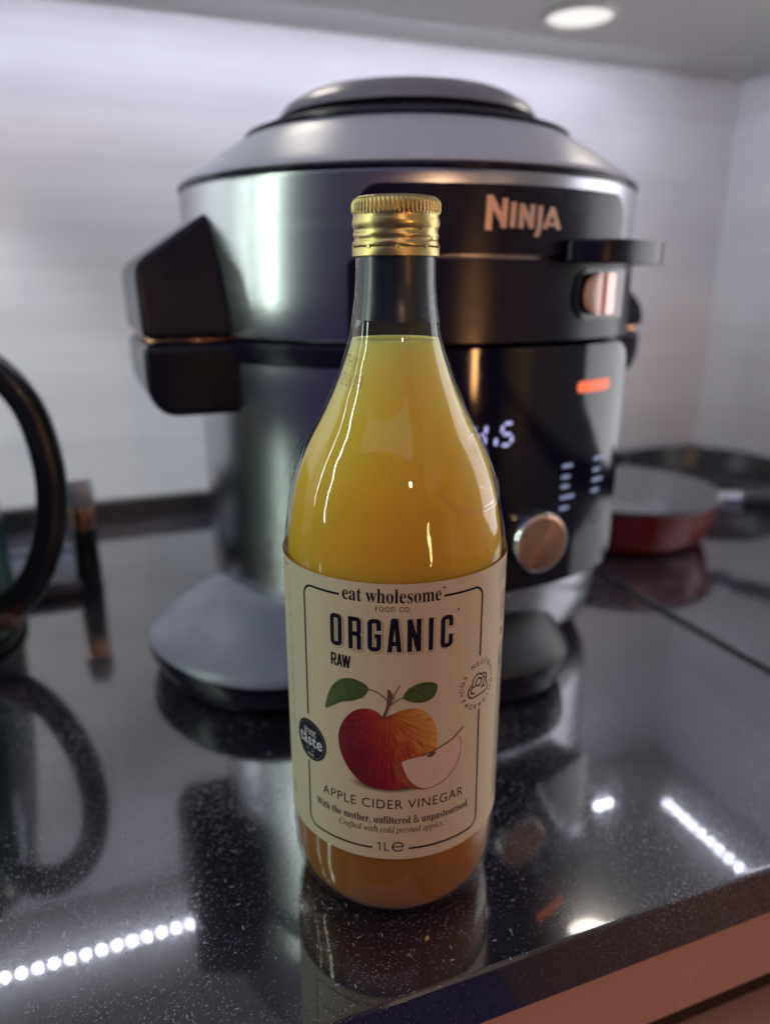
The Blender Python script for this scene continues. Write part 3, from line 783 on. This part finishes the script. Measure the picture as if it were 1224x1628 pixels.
# round award sticker on the left
gx, gy = -36.3, 78.6
award = pr('award_sticker', flat_bm([arc(gx, gy, 8.7, 0, 360, 48)[:-1]]), M['ink'], 0.12)
strokes('award_ring', [(arc(gx, gy, 7.7, 0, 360, 48)[:-1], True)], 0.22, M['grey'], 0.16)
pr('award_word', join_bm([text_bm('great', None, (gx - 4.0, gx + 3.4), (gy + 2.2, gy + 5.0), offset=0.004, spacing=1.05), text_bm('taste', None, (gx - 7.0, gx + 6.6), (gy - 2.4, gy + 1.9), offset=0.016, spacing=1.06)]), M['white'], 0.17)
def star(x, y, r): return [(x + (r if k % 2 == 0 else r * .42) * sin(k * pi / 5), y + (r if k % 2 == 0 else r * .42) * cos(k * pi / 5)) for k in range(10)]
pr('award_star', flat_bm([star(gx - 2.0, gy - 4.3, 1.15), star(gx + 1.2, gy - 4.3, 1.15)]), M['grey'], 0.17)
pr('award_year', text_bm('2018', None, (gx - 1.9, gx + 1.7), (gy - 7.0, gy - 5.8), offset=0.01), M['white'], 0.17)
# small print down both edges of the label, too fine to read
rnd = random.Random(11)
pcs = []
for blk in ((146.2, 139.5, 0), (134.5, 122.5, 0), (112.0, 42.0, 0)):
    v = blk[0]
    while v > blk[1]:
        x = 50.0; e = 60.0 if blk[0] < 140 else 58.0
        while x < e:
            wd = rnd.uniform(0.8, 2.6); pcs.append([(x, v), (x + wd, v), (x + wd, v - 0.55), (x, v - 0.55)]); x += wd + rnd.uniform(0.4, 0.7)
        v -= 1.35
pcs += [[(47.6, 146.9), (47.9, 146.9), (47.9, 137.5), (47.6, 137.5)], [(51.5, 119.8), (54.4, 119.8), (54.4, 116.4), (51.5, 116.4)], [(50.5, 104.8), (53.8, 107.5), (54.2, 104.0), (52.0, 103.0)]]
o = pr('small_print', flat_bm(pcs), M['grey'], 0.06); o['kind'] = 'stuff'
pcs = [[(-53.0, 146.5), (-50.0, 146.5), (-50.0, 145.9), (-53.0, 145.9)]]
v = 140.0
while v > 56:
    wd = rnd.uniform(0.5, 1.6); pcs.append([(-49.6 - wd, v), (-49.6, v), (-49.6, v - 0.6), (-49.6 - wd, v - 0.6)]); v -= rnd.choice([1.6, 5.2, 7.0])
pcs.append([(-48.7, 140), (-48.55, 140), (-48.55, 62), (-48.7, 62)])
o = pr('small_print', flat_bm(pcs), M['grey'], 0.06); o['kind'] = 'stuff'
pr('edge_letter', text_bm('G', None, (-53.2, -50.4), (46.0, 50.4), offset=0.01), M['grey'], 0.07)

# ------------------------------------------------------------------ pressure cooker
KX, KY = 0.0145, 0.555
pot = thing('pressure_cooker', 'large round steel multi cooker with black control panel and grey domed lid behind the bottle', 'cooker', (KX, KY, 0))
def P(r, phi, z):
    a = radians(phi); return Vector((r * sin(a), -r * cos(a), z))
RB = 0.1475
bmobj('body', lathe_bm([(0.0, 0.016), (0.120, 0.016), (0.134, 0.0175), (0.1415, 0.022), (0.1455, 0.030), (0.1470, 0.042), (RB, 0.060), (RB, 0.110), (RB, 0.150), (RB, 0.2005), (RB - .002, 0.2008)], 128), M['steel'], pot)
bmobj('base_ring', lathe_bm([(0.0, 0.006), (0.122, 0.006), (0.128, 0.010), (0.128, 0.017), (0.10, 0.0175)], 96), M['black'], pot)
bmobj('collar', lathe_bm([(0.140, 0.2010), (0.1488, 0.2010), (0.1495, 0.2030), (0.1495, 0.2115), (0.1480, 0.2132), (0.140, 0.2132)], 128), M['black'], pot)
lid = bmobj('lid', lathe_bm([(0.140, 0.2150), (0.1490, 0.2150), (0.1498, 0.2160), (0.1505, 0.2300), (0.1525, 0.2990), (0.1518, 0.3012)], 128), M['steel'], pot)
bmobj('lid_seam', lathe_bm([(0.149, 0.3012), (0.1528, 0.3014), (0.1532, 0.3030), (0.1526, 0.3044), (0.149, 0.3044)], 128), M['black'], lid)
bmobj('lid_dome', lathe_bm(dens([(0.1515, 0.3045), (0.1518, 0.3056), (0.1495, 0.3080), (0.136, 0.3168), (0.122, 0.3258), (0.110, 0.3328), (0.106, 0.3345)], 3), 128), M['lidgrey'], lid)
bmobj('vent_gap', lathe_bm([(0.106, 0.3335), (0.1085, 0.3352), (0.1080, 0.3370), (0.100, 0.3398), (0.090, 0.3428), (0.084, 0.3460), (0.070, 0.3475)], 96), M['black'], lid)
bmobj('lid_knob', lathe_bm(dens([(0.070, 0.3476), (0.0855, 0.3468), (0.0860, 0.3485), (0.0825, 0.3535), (0.0740, 0.3588), (0.0640, 0.3622), (0.040, 0.3630), (0.0, 0.3630)], 3), 96), M['lidtop'], lid)

def curved_panel(phi0, phi1, z0, z1, r, depth, cr, bev=0.0015, tilt=0.0, n=40):
    """a panel bent round the pot: rounded rectangle in (arc, z) with thickness"""
    bm = bmesh.new()
    arcw = radians(phi1 - phi0) * r
    out = rrect(0, arcw, z0, z1, cr, 8)
    bm2 = bmesh.new(); vs = [bm2.verts.new((p[0], p[1], 0)) for p in out]; f = bm2.faces.new(vs)
    bmesh.ops.triangulate(bm2, faces=[f])
    step = arcw / n
    for i in range(1, n): bmesh.ops.bisect_plane(bm2, geom=bm2.verts[:] + bm2.edges[:] + bm2.faces[:], plane_co=(i * step, 0, 0), plane_no=(1, 0, 0), dist=1e-6)
    ext = bmesh.ops.extrude_face_region(bm2, geom=bm2.faces[:])
    tv = set(v for v in ext['geom'] if isinstance(v, bmesh.types.BMVert))
    top_edge = set()
    for v in bm2.verts:
        v.co.z = depth if v in tv else 0.0
    if bev:
        ed = [e for e in bm2.edges if all(v in tv for v in e.verts) and any(abs(f.normal.z) < 0.5 for f in e.link_faces)]
        bm2.normal_update()
        ed = [e for e in bm2.edges if all(v in tv for v in e.verts) and any(abs(f.normal.z) < 0.5 for f in e.link_faces)]
        BEVELLED[0] = True; bmesh.ops.bevel(bm2, geom=ed, offset=bev, segments=3, profile=0.5, affect='EDGES', clamp_overlap=True)
    for v in bm2.verts:
        ph = phi0 + math.degrees(v.co.x / r); rr = r - depth + v.co.z - tilt * (v.co.y - z0)
        v.co = P(rr, ph, v.co.y)
    bm.free()
    return bm2

def disc_patch(phi, z, r, poly, name, m, parent, lift=0.0004, tilt=0.0, z0=0.0):
    """flat marks in mm laid on a curved panel, x to the right along the arc"""
    b = flat_bm(poly) if not isinstance(poly, bmesh.types.BMesh) else poly
    bmesh.ops.remove_doubles(b, verts=b.verts[:], dist=1e-4)
    xs = [v.co.x for v in b.verts]
    x = math.floor(min(xs) / 3) * 3 + 3
    while x < max(xs):
        bmesh.ops.bisect_plane(b, geom=b.verts[:] + b.edges[:] + b.faces[:], plane_co=(x, 0, 0), plane_no=(1, 0, 0), dist=1e-5); x += 3
    for v in b.verts:
        rr = r + lift - tilt * (z + v.co.y / 1000 - z0) + v.co.z / 1000
        v.co = P(rr, phi + math.degrees(v.co.x / 1000 / r), z + v.co.y / 1000)
    return bmobj(name, b, m, parent, sharp=0)

# upper black panel with the maker's logo
RP1 = 0.1585
bmobj('logo_panel', curved_panel(-10.5, 50, 0.2600, 0.2935, RP1, 0.012, 0.012), M['black'], lid)
RP2 = 0.1575
bmobj('lid_front', curved_panel(-12.5, 60, 0.2155, 0.2580, RP2, 0.012, 0.004), M['black'], lid)
def logo():
    s = 3.1; b = []
    def st(p, w=s, ext=0): b.append(flat_bm(strip(p, w, False, ext)))
    st([(0.9, -6.0), (1.4, 14.5)], 3.3); st([(1.2, 14.2), (8.9, -2.2)], 3.3); st([(8.7, -4.6), (9.2, 13.0)], 3.1)
    st([(13.4, -4.2), (13.8, 11.0)], 3.0)
    st([(18.0, -4.4), (18.4, 10.2)], 3.0); st([(18.3, 9.6), (23.8, -3.2)], 2.9); st([(23.7, -4.4), (24.2, 10.0)], 2.9)
    st([(28.7, 9.4), (28.4, -3.0), (27.8, -7.0), (26.4, -9.2)], 2.8)
    st([(31.6, -4.4), (35.9, 8.8)], 2.7); st([(40.4, -4.6), (35.6, 8.8)], 2.7); st([(33.0, -1.6), (38.8, -1.6)], 2.2)
    for i, q in enumerate(b):
        bmesh.ops.remove_doubles(q, verts=q.verts[:], dist=1e-4)
        for v in q.verts: v.co.z = i * 0.03; v.co.x *= 1.06; v.co.y *= 0.80
    return join_bm(b)
disc_patch(13.4, 0.2765, RP1, logo(), 'logo', M['logo'], lid)
# black tab over the latch, recess and metal slide
def tab():
    pts = []
    ph = [30 + 28.5 * i / 24 for i in range(25)]
    out = [P(RP2 - .004, p, 0).xy for p in ph]
    outer = [P(0.1830 - 0.018 * abs((p - 44.2) / 14.2) ** 4, p, 0).xy for p in ph][::-1]
    poly = [(q[0], q[1]) for q in out + outer]
    return prism_bm(poly, (1, 0, 0), (0, 1, 0), (0, 0, 1), 0.2560, 0.2680, bev=0.0028)
bmobj('lid_tab', tab(), M['black'], lid)
bmobj('latch_recess', curved_panel(34.5, 58.0, 0.2265, 0.2535, RP2 + 0.0012, 0.006, 0.011, 0.0008), M['gloss'], lid)
def slide():
    prof = [(0.0, -0.2), (0.0, 2.4), (3.5, 3.6), (7.0, 4.2), (10.6, 4.3), (11.0, 2.6), (14.2, 2.6), (14.6, 4.5), (21.4, 4.5), (22.0, -0.2)]
    bm = bmesh.new(); rows = []
    for k in range(13):
        t = k / 12; z = 0.2290 + 0.0225 * t; e = math.sqrt(max(0, 1 - (2 * t - 1) ** 2))
        row = []
        for x, y in prof:
            xx = max(x, 8.0 * (1 - e))
            row.append(bm.verts.new(P(RP2 + 0.0012 + y / 1000, 36.2 + math.degrees(xx * 1.22 / 1000 / RP2), z)))
        rows.append(row)
    for A, B in zip(rows, rows[1:]):
        for i in range(len(prof) - 1): bm.faces.new((A[i], A[i + 1], B[i + 1], B[i]))
    bm.faces.new(rows[0]); bm.faces.new(rows[-1][::-1])
    return bm
bmobj('slide_latch', slide(), M['slidemetal'], lid, sharp=30)

# control panel
RC, TILT, ZC = 0.1640, 0.0, 0.072
panel = bmobj('control_panel', curved_panel(-12.5, 54, 0.0725, 0.2130, RC, 0.018, 0.016, 0.003), M['gloss'], pot)
def seg7(d, x, w=6.4, hh=12.0, t=1.9):
    on = {'4': 'fgbc', '1': 'bc', '5': 'afgcd'}[d]; y1, ym, y0 = hh, hh / 2, 0; k = 0.10
    S = {'a': [(0, y1), (w, y1)], 'b': [(w, y1), (w, ym)], 'c': [(w, ym), (w, y0)], 'd': [(0, y0), (w, y0)], 'e': [(0, ym), (0, y0)], 'f': [(0, y1), (0, ym)], 'g': [(0, ym), (w, ym)]}
    out = []
    for c in on:
        (ax, ay), (bx, by) = S[c]; v = Vector((bx - ax, by - ay)); L = v.length; v.normalize(); g = t * 0.32
        a = Vector((ax, ay)) + v * g; b = Vector((bx, by)) - v * g; nrm = Vector((-v.y, v.x)) * t / 2
        pl = [a, a + v * t / 2 + nrm, b - v * t / 2 + nrm, b, b - v * t / 2 - nrm, a + v * t / 2 - nrm]
        out.append([(x + p.x + p.y * k, p.y) for p in pl])
    return out
disc_patch(11.6, 0.1610, RC, seg7('4', 0), 'display_digit', M['glow_white'], panel)
disc_patch(17.2, 0.1610, RC, seg7('5', 0), 'display_digit', M['glow_white'], panel)
disc_patch(15.9, 0.1610, RC, [rrect(0, 2.0, 0, 4.0, 0.8)], 'display_point', M['glow_white'], panel)
disc_patch(35.0, 0.1862, RC, [rrect(0, 31, 0, 6.6, 2.6)], 'mode_light', M['glow_orange'], panel)
zz = 0
for phi, rows in ((32.3, [(10.5, 133.0), (8.5, 126.5), (8.5, 120.6), (14.5, 114.0), (9.5, 107.4)]), (42.3, [(14.5, 133.6), (9.5, 126.6), (14.0, 120.2), (10.0, 113.6)])):
    for wd, z in rows:
        disc_patch(phi, z / 1000 + 0.0105, RC, [rrect(0, wd * 0.82, 0, 2.2, 0.9, 3)], 'mode_legend', M['glow_dim'], panel)
disc_patch(43.5, 0.102, RC, strip(arc(4.5, 4.5, 4.3, 0, 360, 24)[:-1], 0.9, True), 'power_icon', M['icon_red'], panel)
# knob
kp = P(RC, 25.6, 0.1040)
kn = bmobj('knob', lathe_bm([(0.0, 0.0110), (0.0158, 0.0110), (0.0163, 0.0106)], 96), M['knob'], panel, loc=kp, rot=(radians(90), 0, radians(25)))
bmobj('knob_rim', lathe_bm([(0.0163, 0.0105), (0.0175, 0.0103), (0.0179, 0.0096), (0.0179, 0.0020), (0.0182, -0.003)], 96), M['chrome'], kn)

# side handles: lid half and body half meeting at the seam
def handle(phi, wid, r_out, z_lo, z_hi, label=None):
    a = radians(phi); er = (sin(a), -cos(a), 0); et = (cos(a), sin(a), 0)
    up = [(0.120, 0.2155), (r_out, 0.2155), (r_out + .001, z_hi - 0.026), (r_out - 0.004, z_hi - 0.020), (0.148, z_hi + 0.004), (0.120, z_hi + 0.012)]
    lo = [(0.120, z_lo), (r_out - 0.012, z_lo), (r_out - 0.004, z_lo + 0.006), (r_out, z_lo + 0.016), (r_out, 0.2125), (0.120, 0.2125)]
    h = bmobj('handle', prism_bm(up, er, (0, 0, 1), et, -wid, wid, bev=0.0055, taper=lambda z: 1.0 - 0.30 * max(0.0, min(1.0, (z - z_lo - 0.075) / 0.045))), M['black'], pot)
    bmobj('handle_grip', prism_bm(lo, er, (0, 0, 1), et, -wid * 1.0, wid * 1.0, bev=0.0055), M['black'], h)
    bmobj('handle_seam', prism_bm([(0.125, 0.2127), (r_out - .004, 0.2127), (r_out - .004, 0.2153), (0.125, 0.2153)], er, (0, 0, 1), et, -wid + 0.004, wid - 0.0035), M['copper'], h)
handle(-68, 0.061, 0.188, 0.1700, 0.2800)
handle(112, 0.052, 0.172, 0.1800, 0.2500)

# feet: broad shoulders flaring out of the base
def foot(phi0, half=38, big=1.0, m='foot_lit'):
    bm = bmesh.new(); rows = []
    N = 28
    for i in range(N + 1):
        d = -1 + 2 * i / N; ph = phi0 + half * d
        e = max(0.0, 1 - abs(d) ** 2.6) ** 0.5; ro = 0.132 + 0.080 * e * big
        zt = 0.036 + 0.020 * e
        col = [(0.118, zt), (0.128, zt)] + [(0.128 + (ro - 0.132) * t, zt - (zt - 0.0265) * (t ** 1.7)) for t in (0.15, 0.3, 0.45, 0.6, 0.75, 0.88, 0.96, 1.0)]
        ro2 = 0.128 + (ro - 0.132)
        col += [(ro2 + 0.0015, 0.0235)]
        rows.append([bm.verts.new(P(r, ph, z)) for r, z in col])
    for A, B in zip(rows, rows[1:]):
        for j in range(len(A) - 1): bm.faces.new((A[j], A[j + 1], B[j + 1], B[j]))
    f = bmobj('foot', bm, M[m], pot)
    bm = bmesh.new(); rows = []
    for i in range(N + 1):
        d = -1 + 2 * i / N; ph = phi0 + half * d
        e = max(0.0, 1 - abs(d) ** 2.6) ** 0.5; ro = 0.128 + 0.080 * e * big
        rows.append([bm.verts.new(P(r, ph, z)) for r, z in [(0.112, 0.0233), (ro + 0.0012, 0.0233), (ro + 0.0008, 0.015), (ro - 0.004, 0.004), (ro - 0.010, 0.0004), (0.112, 0.0004)]])
    for A, B in zip(rows, rows[1:]):
        for j in range(len(A) - 1): bm.faces.new((A[j], A[j + 1], B[j + 1], B[j]))
    bmobj('foot_pad', bm, M['black'], f)
for ph, hf, bg_ in ((-43, 31, 1.0), (22, 22, 0.60), (125, 26, 0.66), (206, 31, 1.0)): foot(ph, hf, bg_, 'foot_lit' if bg_ == 1.0 else 'foot_shaded')

# ------------------------------------------------------------------ kettle on the left
ket = thing('kettle', 'teal kettle with big black loop handle at the left edge', 'kettle', (-0.357, 0.470, 0))
bmobj('body', lathe_bm(dens([(0.0, 0.010), (0.085, 0.010), (0.091, 0.014), (0.092, 0.030), (0.090, 0.080), (0.084, 0.150), (0.076, 0.200), (0.070, 0.208), (0.0, 0.212)], 3), 96), M['teal'], ket)
bmobj('base', lathe_bm([(0.0, 0.0005), (0.094, 0.0005), (0.096, 0.003), (0.095, 0.0085), (0.086, 0.0098)], 96), M['blackgrip'], ket)
hp = smooth_path([(0.068, 0.196), (0.088, 0.204), (0.110, 0.196), (0.129, 0.172), (0.137, 0.140), (0.137, 0.110), (0.130, 0.078), (0.116, 0.050), (0.098, 0.032), (0.084, 0.030)], False, 6)
bmobj('handle', tube_bm([(x, 0.0, z) for x, z in hp], 0.0095, 14, flat=1.25), M['blackgrip'], ket)
bmobj('handle_mount', tube_bm([(0.080, -0.012, 0.030), (0.094, -0.014, 0.026), (0.108, -0.014, 0.030)], 0.007, 12), M['copper'], ket)
bmobj('spout', tube_bm([(-0.080, 0.0, 0.12), (-0.105, 0.0, 0.150), (-0.125, 0.0, 0.185)], 0.012, 12, radii=[0.016, 0.012, 0.009]), M['teal'], ket)
bmobj('lid', lathe_bm([(0.0, 0.232), (0.008, 0.231), (0.010, 0.224), (0.006, 0.216), (0.045, 0.2135), (0.060, 0.2105)], 64), M['blackgrip'], ket)

# small shaker behind the kettle
sh = thing('salt_shaker', 'small shaker with bright metal top standing behind the kettle handle', 'shaker', (-0.253, 0.590, 0))
bmobj('body', lathe_bm([(0.0, 0.0005), (0.0098, 0.0005), (0.0105, 0.002), (0.0100, 0.030), (0.0092, 0.050)], 40), M['blackgrip'], sh)
bmobj('band', lathe_bm([(0.0092, 0.0502), (0.0098, 0.052), (0.0096, 0.066), (0.0090, 0.068)], 40), M['copper'], sh)
bmobj('top', lathe_bm([(0.0092, 0.0682), (0.0110, 0.072), (0.0112, 0.084), (0.0085, 0.0925), (0.0, 0.095)], 40), M['ledtape'], sh)

# baking tray lying in front of the back wall on the left
tr = thing('baking_tray', 'flat dark tray lying on the worktop along the back wall', 'tray', rz=TH)
def tray():
    bm = box_bm(-0.80, -0.03, 0.612, 0.708, 0.0006, 0.010, 0.004, 3)
    return bm
bmobj('pan', tray(), M['tray'], tr)
bmobj('rim', tube_bm([(-0.796, 0.616, 0.0112), (-0.034, 0.616, 0.0112), (-0.034, 0.704, 0.0112), (-0.796, 0.704, 0.0112)], 0.0018, 8, True), M['tray'], tr)

# pans on the right
fp = thing('frying_pan', 'red frying pan with pale lining and black handle right of the cooker', 'frying pan', (0.240, 0.732, 0))
RPAN = 0.098
bmobj('outside', lathe_bm([(0.0, 0.0006), (0.074, 0.0006), (0.080, 0.0018), (0.085, 0.0065), (0.0885, 0.014), (RPAN - .005, 0.030), (RPAN, 0.046)], 96), M['red'], fp)
bmobj('lining', lathe_bm([(RPAN - 0.0005, 0.0465), (RPAN - 0.004, 0.0465), (RPAN - 0.012, 0.026), (0.076, 0.0085), (0.070, 0.0070), (0.0, 0.0070)], 96), M['panin'], fp)
bmobj('rim', tube_bm([(RPAN * sin(2 * pi * i / 72), RPAN * cos(2 * pi * i / 72), 0.0468) for i in range(72)], 0.0018, 8, True), M['cast'], fp)
hd = Vector((0.93, -0.36, 0)).normalized()
st = hd * (RPAN - 0.004)
bmobj('handle', tube_bm([st + hd * t + Vector((0, 0, 0.043 + 0.018 * (t / 0.17))) for t in (0.018, 0.04, 0.08, 0.13, 0.17)], 0.011, 14, radii=[0.0095, 0.0120, 0.0140, 0.0150, 0.0120], flat=0.62), M['cast'], fp)
bmobj('handle_ferrule', tube_bm([st + Vector((0, 0, 0.0415)), st + hd * 0.020 + Vector((0, 0, 0.0435))], 0.0105, 14), M['chrome'], fp)
gp = thing('black_pan', 'flat black griddle pan behind the red frying pan by the wall corner', 'pan', (0.395, 0.890, 0))
bmobj('bowl', lathe_bm([(0.0, 0.0006), (0.080, 0.0006), (0.088, 0.004), (0.096, 0.030), (0.0975, 0.034), (0.094, 0.034), (0.086, 0.008), (0.0, 0.006)], 96), M['cast'], gp)
gh = Vector((0.85, -0.5, 0)).normalized()
bmobj('handle', tube_bm([gh * (0.094 + t) + Vector((0, 0, 0.030 + 0.06 * t)) for t in (0.0, 0.03, 0.08, 0.13)], 0.010, 12, flat=0.6), M['cast'], gp)
